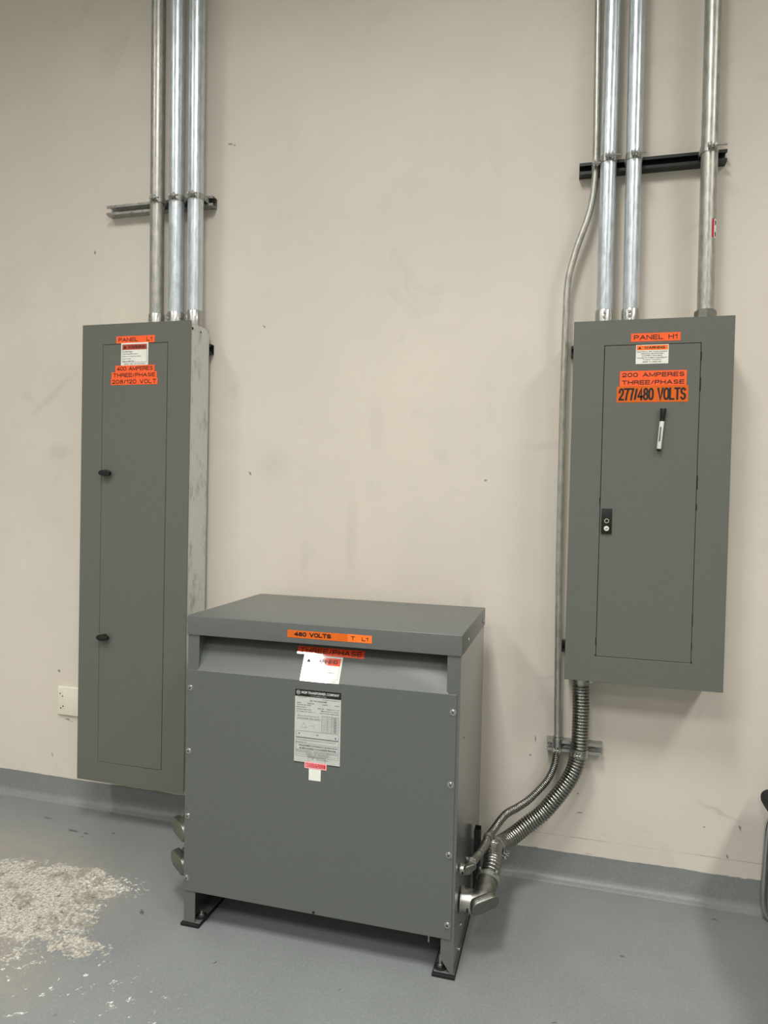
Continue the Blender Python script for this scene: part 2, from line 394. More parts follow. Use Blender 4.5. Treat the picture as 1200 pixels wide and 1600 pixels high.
def put_strokes(mb, F, text, cx, cy, w, h, t, gap=.24, lift=.0009):
    W0 = sum(SF_[c][0] for c in text) + gap*(len(text)-1); sx = (w-t)/W0; sy = h-t; x = cx-w/2+t/2; yb = cy-h/2+t/2
    for c in text:
        ad, st = SF_[c]
        for closed, pts in st:
            P = []
            for (a, b) in pts:
                q = Vector((x+a*sx, yb+b*sy))
                if not P or (q-P[-1]).length > 1e-7: P.append(q)
            n = len(P); i0 = len(mb.v); L = []
            for k in range(n):
                a = P[(k-1) % n] if (closed or k > 0) else None; b = P[(k+1) % n] if (closed or k < n-1) else None
                d1 = (P[k]-a).normalized() if a is not None else None; d2 = (b-P[k]).normalized() if b is not None else None
                if d1 is None: d1 = d2
                if d2 is None: d2 = d1
                n1 = Vector((-d1.y, d1.x)); n2 = Vector((-d2.y, d2.x)); m_ = n1+n2
                m_ = m_.normalized() if m_.length > .3 else n1
                k_ = 1/max(.45, m_.dot(n1)); e = Vector((0, 0))
                if not closed and k == 0: e = -d2*t*.48*(0 if c == '/' else 1)
                if not closed and k == n-1: e = d1*t*.48*(0 if c == '/' else 1)
                L.append((P[k]+m_*t/2*k_+e, P[k]-m_*t/2*k_+e))
            ns_ = getattr(mb, 'ns', 0); mb.ns = ns_+1; lf = lift+(ns_ % 5)*.00004
            for (a, b) in L: mb.v += [F.p(a.x, a.y, lf), F.p(b.x, b.y, lf)]
            for k in range(n if closed else n-1):
                A = i0+2*k; B = i0+2*((k+1) % n); mb.f.append([A, A+1, B+1, B])
        x += (ad+gap)*sx
def put_rect(mb, F, a0, a1, b0, b1, lift, thick=.0003):
    i = len(mb.v)
    mb.v += [F.p(a, b, l) for l in (lift-thick, lift) for b in (b0, b1) for a in (a0, a1)]
    mb.f += [[i+a for a in q] for q in ((0, 2, 3, 1), (4, 5, 7, 6), (0, 1, 5, 4), (2, 6, 7, 3), (0, 4, 6, 2), (1, 3, 7, 5))]
def raw(mb, name, mat, parent):
    me = bpy.data.meshes.new(name); o = origin(parent)
    me.from_pydata([v-o for v in mb.v], [], mb.f); me.materials.append(mat); return link(name, me, parent)
def plain_label(name, parent, F, w, h, mat, text, tw, th, bold, label, cx=None, cy=None, th_=.0006):
    m = MB(); put_rect(m, F, 0, w, 0, h, th_, th_); o = m.build(name, mat, parent); o['label'] = label
    t = MB(); put_strokes(t, F, text, cx if cx else w/2, cy if cy else h/2, tw, th, bold if bold else .0028, lift=th_+.0003); raw(t, 'lettering', M['ink'], o)
    return o
def triangle_mark(mb, F, cx, cy, s, lift):
    i = len(mb.v); mb.v += [F.p(cx-s, cy-s*.8, lift), F.p(cx+s, cy-s*.8, lift), F.p(cx, cy+s*.9, lift)]; mb.f.append([i, i+1, i+2])

# ------------------------------------------------------------------ structure
XL, XR, YB = -4.6, 4.4, -9.6
def struct(name, mb, mat, **k):
    o = mb.build(name, mat, None, **k); o['kind'] = 'structure'; return o
struct('floor', MB().box(XL-.1, XR+.1, YB-.1, .1, -.15, 0), M['floor'])
struct('ceiling', MB().box(XL-.1, XR+.1, YB-.1, .1, CEIL, CEIL+.1), M['ceil'])
struct('wall_back', MB().box(XL, XR, 0, .12, 0, CEIL), M['wall'])
struct('wall_left', MB().box(XL-.1, XL, YB, .1, 0, CEIL), M['room'])
struct('wall_right', MB().box(XR, XR+.1, YB, .1, 0, CEIL), M['room'])
struct('wall_front', MB().box(XL, XR, YB-.1, YB, 0, CEIL), M['room'])
# coved base: painted band with a ragged top edge and a small fillet at the floor
cv = MB(); prof0 = [(-.0035, .030), (-.0045, .024), (-.0075, .016), (-.0125, .0095), (-.020, .0045), (-.032, .001), (-.034, -.002), (0.02, -.002)]
N = 640; ii = 0
hz = []; a = 0
for k in range(N+1):
    x = XL + (XR-XL)*k/N
    a = .82*a + random.uniform(-1, 1)*.0011
    hz.append((x, .108 + (.002*math.sin(x*1.7)) + a + (random.uniform(-.003, .003) if random.random() < .05 else 0)))
for (x, zt) in hz:
    cv.v += [Vector((x, .02, zt)), Vector((x, -.0022, zt))] + [Vector((x, y, z)) for y, z in prof0]
K = 2+len(prof0)
for k in range(N):
    for j in range(K):
        cv.f.append([k*K+j, k*K+(j+1) % K, (k+1)*K+(j+1) % K, (k+1)*K+j])
cv.f.append(list(range(K))); cv.f.append([N*K+j for j in range(K)][::-1])
struct('baseboard_back', cv, M['floor'], sharp=60)

# ------------------------------------------------------------------ ceiling lights (above the frame)
def mk_light():
    t = thing('ceiling_light', (0, 0, 0), 'tmp', 'ceiling light', 'ceiling lights')
    m = MB().box(-.32, .32, -.63, .63, CEIL-.085, CEIL); m.build('housing', M['white'], t, bevel=.01)
    MB().box(-.27, .27, -.58, .58, CEIL-.095, CEIL-.084).build('diffuser', M['lamp'], t)
    ld = bpy.data.lights.new('lamp', 'AREA'); ld.shape = 'RECTANGLE'; ld.size = .54; ld.size_y = 1.16
    ld.energy = LAMP_W; ld.spread = R(LAMP_SPREAD); ld.color = (1.0, .985, .955)
    o = bpy.data.objects.new('lamp', ld); COL.objects.link(o); o.parent = t; o.location = (0, 0, CEIL-.097)
    return t
proto = mk_light()
cn = {-2.93: 'left', -.62: 'middle', 2.35: 'right'}; ys_ = sorted({l[1] for l in LIGHTS}, reverse=True); rn = dict(zip(ys_, ('nearest to', 'second from', 'farthest from')))
for i, (x, y, s) in enumerate(LIGHTS):
    o = proto if i == 0 else copy_tree(proto)
    o.location = (x, y, 0)
    for c in o.children:
        if c.type == 'LIGHT': c.data = c.data.copy(); c.data.energy = LAMP_W*s
    o['label'] = f'white ceiling light panel in the {cn[x]} row, {rn[y]} the panel wall'

# ------------------------------------------------------------------ strut channels
def strut_mesh_x(x0, x1, z0, d=.041, h=.041, t=.0026, l=.0105, inn=.008):
    P = [(0, 0), (0, h), (-d, h), (-d, h-l), (-d+inn, h-l), (-d+inn, h-l+t), (-d+t, h-l+t), (-d+t, h-t), (-t, h-t), (-t, t), (-d+t, t),
         (-d+t, l-t), (-d+inn, l-t), (-d+inn, l), (-d, l), (-d, 0)]
    return MB().prism([(x0, y, z0+z) for y, z in P], (x1-x0, 0, 0))
def strut(x0, x1, z0, mat, label, group=None, d=.041):
    o = strut_mesh_x(x0, x1, z0, d).build('strut_channel', mat, None, sharp=30)
    return tag(o, label, 'strut', group)
strut(-1.990, -1.476, 2.629, M['steel'], 'bare metal strut channel holding the three conduits above the tall panel')
strut(.002, .494, 2.612, M['dkstrut'], 'long black strut channel on the wall above the right-hand panel')
strut(-.057, .141, .500, M['steel'], 'short bare metal strut channel below the right-hand panel, behind the flexible conduits')
strut(-1.980, -1.480, 2.014, M['dkstrut'], 'black strut end showing between the wall and the top of the tall panel', d=.030)
strut(-1.94, -1.53, .42, M['dkstrut'], 'black strut behind the tall panel near its bottom', d=.030)
strut(-.009, .46, 1.955, M['dkstrut'], 'black strut end showing behind the upper left edge of the right-hand panel', d=.030)
strut(-.013, .46, .868, M['dkstrut'], 'black strut end showing behind the lower left edge of the right-hand panel', d=.030)

# ------------------------------------------------------------------ panels
YF = -.187
def panel(name, x0, x1, z0, z1, door, label):
    xc = (x0+x1)/2; t = thing(name, (xc, 0, z0), label, 'electrical panel')
    i = .006; a, b, c, d = x0+i, x1-i, z0+.006, z1-.006; yb, yf = -.0305, -.1815; s = .002
    bx = MB(); bx.box(a, b, yb-s, yb, c, d)
    bx.box(a, a+s, yf, yb-s, c, d); bx.box(b-s, b, yf, yb-s, c, d)
    bx.box(a+s, b-s, yf, yb-s, c, c+s); bx.box(a+s, b-s, yf, yb-s, d-s, d)
    e = bx.build('enclosure_box', M['boxside'], t); e['label'] = 'bare galvanised box behind the grey front'
    dx0, dx1, dz0, dz1 = door
    fr = MB(); y0, y1 = YF, yf-.0002
    # frame ring with hole for the door
    o_ = [(x0, z0), (x1, z0), (x1, z1), (x0, z1)]; n_ = [(dx0, dz0), (dx1, dz0), (dx1, dz1), (dx0, dz1)]
    for y in (y0, y1): fr.v += [Vector((x, y, z)) for x, z in o_+n_]
    for k in range(4):
        q = (k+1) % 4
        fr.f += [[k, q, 4+q, 4+k], [8+k, 12+k, 12+q, 8+q], [k, 8+k, 8+q, q], [4+k, 4+q, 12+q, 12+k]]
    fr.build('front_cover', M['trim_grey'], t, bevel=.0010, bseg=1)
    g = .0019
    dr = MB().box(dx0+g, dx1-g, YF-.0002, y1, dz0+g, dz1-g).build('door', M['trim_grey'], t, bevel=.0006, bseg=1)
    bk = MB().box(dx0-.01, dx1+.01, y1+.0006, y1+.0020, dz0-.01, dz1+.01).build('gap_shade_sheet', M['gap'], t)  # near-black sheet: shade inside the box put into its colour
    bk['label'] = 'dark sheet standing in for the shade inside the door gap'
    return t, dr
# --- left panel
L1, L1d = panel('electrical_panel', -1.988, -1.480, .203, 2.116, (-1.888, -1.583, .287, 2.032),
                'tall grey electrical panel with black twist latches and marked PANEL L1, left of the transformer')
for z in (1.5, .816):
    m = MB(); x = -1.858; m.cyl((x, YF-.0003, z), (x, YF-.010, z), .013, 20)
    lt = m.build('latch', M['black'], L1d, bevel=.001); lt['label'] = 'black twist latch'
    m = MB()
    P = [(-.027, -.004), (-.022, -.009), (-.011, -.0125), (.011, -.0125), (.022, -.010), (.027, -.004), (.027, .004), (.022, .008), (.011, .012), (-.011, .012), (-.022, .009), (-.027, .004)]
    m.prism([(x+a, YF-.010, z+b) for a, b in P], (0, -.014, 0)); m2 = m.build('latch', M['black'], L1d, bevel=.002)
    m2['label'] = 'wing of the black twist latch'
for (y, z, r) in ((-.165, 2.088, .006), (-.10, 2.088, .004)):
    MB().cyl((-1.4858, y, z), (-1.4850, y, z), r, 14).build('screw_hole', M['gap'], L1)
def Fx(x, z, y=YF-.0004): return Face((x, y, z), (1, 0, 0), (0, 0, 1))
plain_label('name_label', L1, Fx(-1.824, 2.034, YF), .180, .029, M['lab_orange'], 'PANEL   L1', .158, .016, 0, 'orange label reading PANEL L1')
plain_label('amperage_label', L1, Fx(-1.826, 1.9165), .183, .0265, M['lab_orange'], '400 AMPERES', .168, .0165, 0, 'orange label reading 400 AMPERES')
plain_label('phase_label', L1, Fx(-1.844, 1.890), .212, .0262, M['lab_orange'], 'THREE/PHASE', .197, .016, 0, 'orange label reading THREE/PHASE')
plain_label('voltage_label', L1, Fx(-1.847, 1.8635), .219, .0262, M['lab_orange'], '208/120 VOLT', .208, .017, 0, 'orange label reading 208/120 VOLT')
def warn_box(parent, F, w, h, head, lines, label, head_h=.27, margin=.05, mat='lab_white', tri=True, foot=None, hbold=.012, lmat='ink'):
    m = MB(); put_rect(m, F, 0, w, 0, h, .0006, .0006); o = m.build('warning_label', M[mat], parent); o['label'] = label
    mg = margin*w; hb = MB(); put_rect(hb, F, mg, w-mg, h-mg-head_h*h, h-mg, .0009, .0002); hb.build('banner', M[head], o)
    t = MB(); cy = h-mg-head_h*h/2
    if tri: triangle_mark(t, F, mg+w*.095, cy, head_h*h*.32, .0012)
    put_strokes(t, F, 'WARNING', w*.575, cy, w*.63, head_h*h*.56, head_h*h*.56*.20, .22, .0012)
    n_ = len(lines); top = h-mg-head_h*h-.03*h; bot = h*(.13 if foot else .05)
    for k, (s, fr, al) in enumerate(lines):
        cyl = top-(top-bot)*(k+.5)/n_; tw = w*fr
        cx = w/2 if al == 'c' else mg+w*.02+tw/2
        if s: put_text(t, F, s, cx, cyl, tw, (top-bot)/n_*.58, .006, .0012)
    if foot: put_text(t, F, foot, w/2, h*.06, w*.8, h*.045, .004, .0012)
    raw(t, 'lettering', M[lmat], o)
    return o
wl = [('Arc Flash Hazard', .36, 'l'), ('Appropriate PPE required', .55, 'l'), ('Failure to comply may result in', .68, 'l'), ('injury or death', .30, 'l'), ('Refer to NFPA 70E', .40, 'l')]
o = warn_box(L1, Fx(-1.800, 1.943), .127, .092, 'lab_brick', wl, 'white warning label with a brick red banner', .24, foot='WARNING LABEL   ARC FLASH HAZARD')
b_ = MB(); F = Fx(-1.800, 1.943)
for q in ((.006, .121, .0125, .0133), (.006, .0068, .0125, .086), (.1202, .121, .0125, .086)): put_rect(b_, F, *q, .0012, .0002)
raw(b_, 'border_line', M['ink_grey'], o)

# --- right panel
H1, H1d = panel('electrical_panel', 0, .508, .8055, 2.045, (.102, .408, .894, 1.960),
                'grey electrical panel with flush black lock, marked PANEL H1, on the right of the wall')
plain_label('name_label', H1, Fx(.187, 1.9695, YF), .156, .0275, M['lab_orange'], 'PANEL H1', .138, .0155, 0, 'orange label reading PANEL H1')
plain_label('amperage_label', H1, Fx(.155, 1.8445), .2105, .0265, M['lab_orange'], '200 AMPERES', .197, .0145, 0, 'orange label reading 200 AMPERES')
plain_label('phase_label', H1, Fx(.155, 1.820), .2105, .0243, M['lab_orange'], 'THREE/PHASE', .197, .0145, 0, 'orange label reading THREE/PHASE')
plain_label('voltage_label', H1, Fx(.146, 1.7655), .226, .0542, M['lab_amber'], '277/480 VOLTS', .214, .042, .0064, 'large dark orange label reading 277/480 VOLTS')
wl = [('ELECTRICAL ARC FLASH HAZARD', .92, 'c'), ('PERSONAL PROTECTION', .68, 'c'), ('EQUIPMENT REQUIRED', .62, 'c'), ('FAILURE TO COMPLY CAN RESULT', .92, 'c'), ('IN INJURY OR DEATH', .56, 'c'), ('REFER TO NFPA 70E', .56, 'c')]
warn_box(H1, Fx(.204, 1.894), .103, .0640, 'lab_tl', wl, 'white warning label with an orange banner', .25, .02)
m = MB().box(.1085, .1425, YF-.006, YF-.0003, 1.318, 1.404); lk = m.build('lock_plate', M['black'], H1d, bevel=.0015); lk['label'] = 'black rectangular lock plate'
# recess of the lock plate and key cylinder
m = MB().ring((.1255, YF-.0065, 1.362), (0, 1, 0), .006, .0075, .001, 20); m.cyl((.1255, YF-.006, 1.336), (.1255, YF-.0095, 1.336), .0085, 24)
kc = m.build('key_cylinder', M['white'], H1d, bevel=.0005); kc['label'] = 'pale key cylinder'
MB().obox((.1255, YF-.0098, 1.336), (1, 0, .25), (0, 1, 0), (-.25, 0, 1), .008, .001, .0022).build('key_slot', M['gap'], H1d)
for (x, z0, z1) in ((.4085, 1.475, 1.520), (.4085, 1.405, 1.425), (.407, 1.02, 1.06), (.407, .943, .963), (.4085, 1.90, 1.93), (.4085, 1.80, 1.845), (.1015, 1.42, 1.442), (.1015, .935, .957), (.1015, .894, .902), (.4085, .894, .90)):
    MB().box(x-.0015, x+.0015, YF-.0007, YF+.001, z0, z1).build('hinge_slot', M['gap'], H1)

# --- marker on the right panel door
mk = thing('dry_erase_marker', (.289, YF-.001, 1.67), 'white marker with a black cap stuck upright on the right-hand panel door', 'marker')
A = Vector((.2955, YF-.0105, 1.742)); B = Vector((.2845, YF-.0105, 1.600)); D = (B-A)
def al(t): return A+D*t
MB().sweep([al(0), al(.012), al(.15), al(.30)], [.0092, .0098, .0082, .0072], 20).build('cap', M['black'], mk)
MB().sweep([al(.301), al(.93), al(.945)], [.0076, .0074, .0066], 20).build('barrel', M['barrel'], mk)
MB().sweep([al(.945), al(.95), al(.992), al(1)], [.0060, .0066, .0064, .0055], 18).build('end_plug', M['black'], mk)
MB().obox(al(.60)+Vector((-.0020, -.0071, .0)), D, (1, 0, 0), (0, 1, 0), .048, .0045, .0008).build('printed_mark', M['ink_grey'], mk)
MB().obox(al(.5)+Vector((0, .0085, 0)), D, (1, 0, 0), (0, 1, 0), .03, .008, .0035).build('magnet', M['black'], mk)

# --- blank wall plate, left
wp = thing('wall_plate', (-2.16, 0, .46), 'white blank cover plate with four small holes on the wall left of the tall panel', 'wall plate')
MB().box(-2.237, -2.06, -.012, -.0002, .398, .530).build('plate', M['white'], wp, bevel=.005, bseg=3)
for (x, z) in ((-2.222, .497), (-2.209, .486), (-2.206, .440), (-2.218, .431)):
    MB().cyl((x, -.0119, z), (x, -.0127, z), .0032, 12).build('screw_hole', M['gap'], wp)

# ------------------------------------------------------------------ conduits
def conduit(path, r, mat, label, group, conn_z=None, conn_h=.03, set_screws=2, locknut=True, sc_dir=-1):
    t = thing('steel_conduit', path[0], label, 'conduit', group)
    MB().sweep(path, r, 32).build('tube', mat, t)
    if conn_z is not None:
        x, y = path[0][0], path[0][1]; m = MB()
        m.sweep([(x, y, conn_z), (x, y, conn_z+.006), (x, y, conn_z+.0065), (x, y, conn_z+conn_h), (x, y, conn_z+conn_h+.003)], [r+.007, r+.007, r+.0036, r+.0036, r+.002], 32)
        cn_ = m.build('connector', M['steel'], t)
        for k in range(set_screws):
            zz = conn_z+conn_h-.009-k*.016; s = Vector((sc_dir*.35, -1, 0)).normalized()
            MB().cyl(Vector((x, y, zz))+s*(r+.002), Vector((x, y, zz))+s*(r+.0085), .0045, 10).build('set_screw', M['steel'], cn_)
    return t
yC = -.078; CZ = CEIL-.001
g = 'conduits rising from the tall panel'
conduit([(-1.709, yC, 2.1105), (-1.730, yC, CZ)], .0292, M['galv_dull'], 'dull grey conduit, leftmost of three above the tall panel', g, 2.111, .062)
conduit([(-1.617, yC, 2.1105), (-1.640, yC, CZ)], .0318, M['galv'], 'bright conduit, middle one of three above the tall panel', g, 2.111, .064, sc_dir=-3)
conduit([(-1.528, yC, 2.1105), (-1.548, yC, CZ)], .0325, M['galv'], 'bright conduit, rightmost of three above the tall panel', g, 2.111, .066, sc_dir=-4)
g = 'conduits rising from the right-hand panel'
conduit([(.102, yC, 2.0395), (.0975, yC, CZ)], .0273, M['galv'], 'bright thick conduit, leftmost of the three thick ones on the right', g, 2.0395, .064, sc_dir=-.1)
conduit([(.1905, yC, 2.0395), (.172, yC, CZ)], .0268, M['galv'], 'bright thick conduit beside the leftmost one above the right-hand panel', g, 2.0395, .064, sc_dir=-.5)
cR = conduit([(.434, yC, 2.0395), (.420, yC, CZ)], .0272, M['galv_dull'], 'dull conduit with a red and white sticker, standing apart at far right', g)
m = MB(); m.sweep([(.434, yC, 2.040), (.434, yC, 2.088), (.434, yC, 2.0885), (.434, yC, 2.092)], [.036, .036, .033, .0305], 8); m.build('connector', M['cast'], cR)
# curved sticker on that conduit
def arc_patch(mb, c, r, a0, a1, z0, z1, n=6):
    i = len(mb.v)
    for k in range(n+1):
        a = a0+(a1-a0)*k/n; d = Vector((math.sin(a), -math.cos(a), 0))
        for z in (z0, z1): mb.v.append(Vector((c[0], c[1], 0))+d*r+Vector((0, 0, z)))
    for k in range(n): mb.f.append([i+2*k, i+2*k+2, i+2*k+3, i+2*k+1])
s_ = MB(); arc_patch(s_, (.4320, yC), .0277, R(22), R(75), 2.332, 2.395); s_ = raw(s_, 'sticker', M['lab_white'], cR); s_['label'] = 'red and white sticker'
q_ = MB(); arc_patch(q_, (.4320, yC), .0280, R(22), R(38), 2.332, 2.395); raw(q_, 'red_band', M['lab_crimson'], s_)
q_ = MB(); arc_patch(q_, (.4320, yC), .0280, R(46), R(60), 2.336, 2.352); raw(q_, 'printed_mark', M['ink'], s_); q_ = MB(); arc_patch(q_, (.4320, yC), .0280, R(46), R(60), 2.375, 2.390); raw(q_, 'printed_mark', M['ink'], s_)
# thin conduit with an offset bend
yS = -.0545
path = spline([(-.0195, yS, .545), (-.0235, yS, .75), (-.030, yS, 1.15), (-.032, yS, 1.5), (-.0325, yS, 1.8), (-.0305, yS, 2.1), (-.027, yS, 2.22), (-.0135, yS, 2.29), (.006, yS, 2.36),
               (.029, yS, 2.425), (.047, yS, 2.49), (.0565, yS, 2.57), (.0585, yS, 2.65), (.0575, yS, 2.8), (.0515, yS, 3.2), (.042, yS, 3.9), (.034, yS, CZ)], .03)
t = thing('steel_conduit', path[0], 'thin conduit with an offset bend, running down left of the right-hand panel', 'conduit', None)
MB().sweep(path, .0121, 24).build('tube', M['galv_dull'], t)
m = MB(); m.sweep([(-.0195, yS, .522), (-.0195, yS, .535), (-.0195, yS, .5355), (-.0195, yS, .552), (-.0195, yS, .5525), (-.0195, yS, .562), (-.0195, yS, .563)], [.0150, .0150, .0175, .0175, .0145, .0145, .013], 24)
m.build('coupling', M['steel'], t)

# ------------------------------------------------------------------ strut clamps
def clamp(c, ax, r, face, label, group, h=.024, boltdir=1, screw=.045, backdist=None, name='conduit_clamp'):
    """c centre, ax axis of the pipe, face = unit direction in which the ears stick out"""
    c = Vector(c); ax = Vector(ax).normalized(); f = Vector(face); f = (f-ax*f.dot(ax)).normalized(); s = ax.cross(f)*boltdir
    t = thing(name, c, label, 'clamp', group)
    MB().ring(c, ax, r+.0003, r+.0020, h, 36).build('band', M['steel'], t)
    for k in (-1, 1):
        MB().obox(c+f*(r+.011)+s*k*.0055, f, s, ax, .022, .0024, h*.85).build('ear', M['steel'], t, bevel=.0006, bseg=1)
    MB().cyl(c+f*(r+.013)-s*.011, c+f*(r+.013)+s*screw, .0036, 12).build('bolt', M['steel'], t)
    MB().cyl(c+f*(r+.013)-s*.0155, c+f*(r+.013)-s*.0105, .0085, 6).build('bolt_head', M['steel'], t)
    MB().cyl(c+f*(r+.013)+s*.0065, c+f*(r+.013)+s*.0115, .0070, 6).build('nut', M['steel'], t)
    if backdist:
        b = Vector((0, 1, 0))
        for k in (-1, 1):
            MB().obox(c+b*(r*.55+backdist/2)+s.cross(Vector((0, 0, 0)))+Vector((1, 0, 0))*k*(r+.001), b, (1, 0, 0), ax, backdist+r*.2, .002, h*.8).build('tongue', M['steel'], t)
    return t
g = 'clamps holding conduits to the strut channels'
zL = 2.650
for (x, r, w_) in ((-1.7125, .0292, 'leftmost conduit above the tall panel'), (-1.621, .0318, 'middle conduit above the tall panel'), (-1.5325, .0325, 'rightmost conduit above the tall panel')):
    clamp((x, yC, zL), (0, 0, 1), r, (.15, -1, 0), 'strut clamp round the '+w_, g, boltdir=1, screw=.022, backdist=.024)
zR = 2.633
for (x, r, w_, sc__) in ((.1005, .0273, 'leftmost thick conduit on the right', .040), (.1865, .0268, 'second thick conduit on the right', .034), (.4300, .0272, 'dull conduit at far right', .045)):
    clamp((x, yC, zR+.004), (0, 0, 1), r, (.12, -1, 0), 'strut clamp round the '+w_, g, boltdir=1, screw=sc__, backdist=.024)
clamp((.0585, yS, zR-.003), (0, 0, 1), .0121, (.1, -1, 0), 'small strut clamp round the thin bent conduit on the black strut', g, screw=.014, boltdir=1)

# ------------------------------------------------------------------ flexible conduits
def corrugated(pts, r, a, pitch, seg):
    ax = spline(pts, pitch); P = []; Q = []
    prof = ((0, r-a), (.14, r-.25*a), (.34, r), (.62, r), (.82, r-.25*a), (.96, r-a))
    for i in range(len(ax)-1):
        for (t, rr) in prof: P.append(ax[i].lerp(ax[i+1], t)); Q.append(rr)
    m = MB(); m.sweep(P, Q, seg); return m
def elbow(parent, P0, sx, leg, r, reach, leglen):
    """squeeze-type 90 degree connector: leaves the side at P0 along sx, then turns to leg"""
    X = Vector((sx, 0, 0)); Lg = Vector(leg).normalized(); P0 = Vector(P0); C = P0+X*reach
    m = MB(); m.sweep([P0, P0+X*.005, P0+X*.0052, P0+X*reach*.55, P0+X*reach*.56], [r*1.16, r*1.16, r*1.04, r*1.04, r*.98], 32)
    b = m.build('collar', M['steel'], parent)
    MB().obox(P0+X*reach*.38+Vector((0, -r*1.03, -r*.25)), X, (0, .25, 1), (0, -1, .25), .006, r*.5, .003).build('slot', M['gap'], b)
    pts = [P0+X*reach*.5]
    for k in range(7):
        t = k/6; a = C-X*r*.75; q = C+Lg*r*.75
        pts.append(a*(1-t)**2+C*2*t*(1-t)+q*t*t)
    pts.append(C+Lg*leglen)
    m = MB(); m.sweep(pts, [r]*8+[r*.94], 32); body = m.build('elbow_body', M['cast'], parent)
    n = (X*.62-Lg*.80).normalized(); tt = (X+Lg); tt = (tt-n*tt.dot(n)).normalized(); bb = n.cross(tt); m = MB(); poly = []
    cc = C+n*(r*.02)+Vector((sx*.002, 0, .012))
    L_, W_ = r*.60, r*.78
    for k in range(24):
        an = 2*math.pi*k/24
        poly.append(cc+tt*(math.cos(an)*W_+(L_ if math.cos(an) > 0 else -L_))+bb*math.sin(an)*W_)
    m.prism(poly, n*r*.72); m.build('cover_plate', M['cast'], parent, bevel=r*.13, bseg=3)
    E = C+Lg*leglen
    side = Lg.cross(Vector((0, 0, 1))).normalized()
    m = MB(); m.ring(E-Lg*.008, Lg, r*.9, r*1.06, .016, 32); m.build('clamp_ring', M['steel'], parent)
    for k in (-1, 1):
        q = E-Lg*.008+side*k*r*.80+Vector((0, -.2, 1)).normalized()*r*.75
        MB().cyl(q, q+Vector((0, -.35, 1)).normalized()*r*.40, max(.0035, r*.11), 10).build('clamp_screw', M['steel'], parent, bevel=.0005)
    return E
YAX = Vector((0, 1, 0))
leg = Vector((.13, .92, .42)).normalized()
fb = thing('flexible_conduit', (-.289, -.553, .177), 'thick ribbed flexible conduit from the underside of the right-hand panel to the transformer side', 'conduit', 'flexible conduits on the right')
E = elbow(fb, (-.2884, -.553, .180), 1, leg, .0345, .062, .094)
pb = [E-leg*.01, E+leg*.045, (-.215, -.34, .244), (-.214, -.285, .230), (-.196, -.22, .214), (-.158, -.165, .223), (-.112, -.125, .252), (-.065, -.105, .288), (-.030, -.100, .332), (.010, -.092, .388), (.042, -.085, .450), (.058, -.082, .520), (.0605, -.082, .60), (.0605, -.084, .68), (.056, -.086, .775)]
corrugated(pb, .0298, .0055, .0115, 32).build('ribbed_hose', M['flex'], fb)
m = MB(); m.sweep([(.0555, -.086, .772), (.0555, -.086, .796), (.0555, -.086, .7965), (.0555, -.086, .8115)], [.0325, .0325, .0375, .0375], 32)
cn_ = m.build('connector', M['steel'], fb)
MB().obox((.092, -.105, .789), (1, 0, 0), (0, 1, 0), (0, 0, 1), .012, .012, .016).build('connector_lug', M['steel'], fb)
MB().cyl((.090, -.105, .789), (.118, -.105, .789), .0032, 10).build('connector_screw', M['steel'], fb)
legs = Vector((.10, .90, .30)).normalized()
fs = thing('flexible_conduit', (-.289, -.585, .29), 'thin ribbed flexible conduit from the thin bent conduit to the transformer side', 'conduit', 'flexible conduits on the right')
E = elbow(fs, (-.2884, -.588, .2955), 1, legs, .0150, .024, .036)
ps = [E-legs*.01, (-.258, -.50, .286), (-.246, -.44, .281), (-.238, -.38, .278), (-.236, -.32, .273), (-.222, -.26, .277), (-.190, -.19, .302), (-.152, -.135, .310), (-.116, -.095, .325), (-.080, -.073, .358), (-.048, -.062, .398), (-.0285, -.057, .445), (-.021, -.055, .495), (-.0195, -.0545, .527)]
corrugated(ps, .0138, .0036, .0068, 20).build('ribbed_hose', M['flex'], fs)
clamp((.0585, -.083, .519), (0, .0, 1), .0300, (-.15, -1, 0), 'clamp round the thick flexible conduit at the short strut', g, h=.028, screw=.012, boltdir=-1)
clamp((-.020, -.055, .515), (0, 0, 1), .0140, (.1, -1, 0), 'small clamp round the thin flexible conduit at the short strut', g, h=.024, screw=.012)
# clamps and short strut post beside the transformer
clamp((-.2135, -.283, .2275), (.05, .95, -.2), .0300, (.75, 0, -.45), 'clamp round the thick flexible conduit beside the transformer', g, h=.022, screw=.012)
clamp((-.236, -.322, .273), (0, 1, -.06), .0140, (.8, 0, -.6), 'small clamp round the thin flexible conduit beside the transformer', g, h=.018, screw=.010)
P = [(0, 0), (0, .041), (.041, .041), (.041, .0305), (.033, .0305), (.033, .0330), (.0384, .0330), (.0384, .0384), (.0026, .0384), (.0026, .0026), (.0384, .0026), (.0384, .008), (.033, .008), (.033, .0105), (.041, .0105), (.041, 0)]
pt = MB().prism([(-.2855+a*.5, -.305+b, 0) for a, b in P], (0, 0, .286)).build('strut_post', M['dkstrut'], None)
tag(pt, 'short black strut post standing on the floor beside the transformer, behind the flexible conduits', 'strut')

# ------------------------------------------------------------------ transformer
X0, X1, Yf, Yb, ZT, ZH = -1.1937, -.2889, -.6622, -.108, 1.0263, .9641
T = thing('transformer', ((X0+X1)/2, (Yf+Yb)/2, 0), 'large grey floor-standing transformer cabinet with a hooded top, between the two panels', 'transformer')
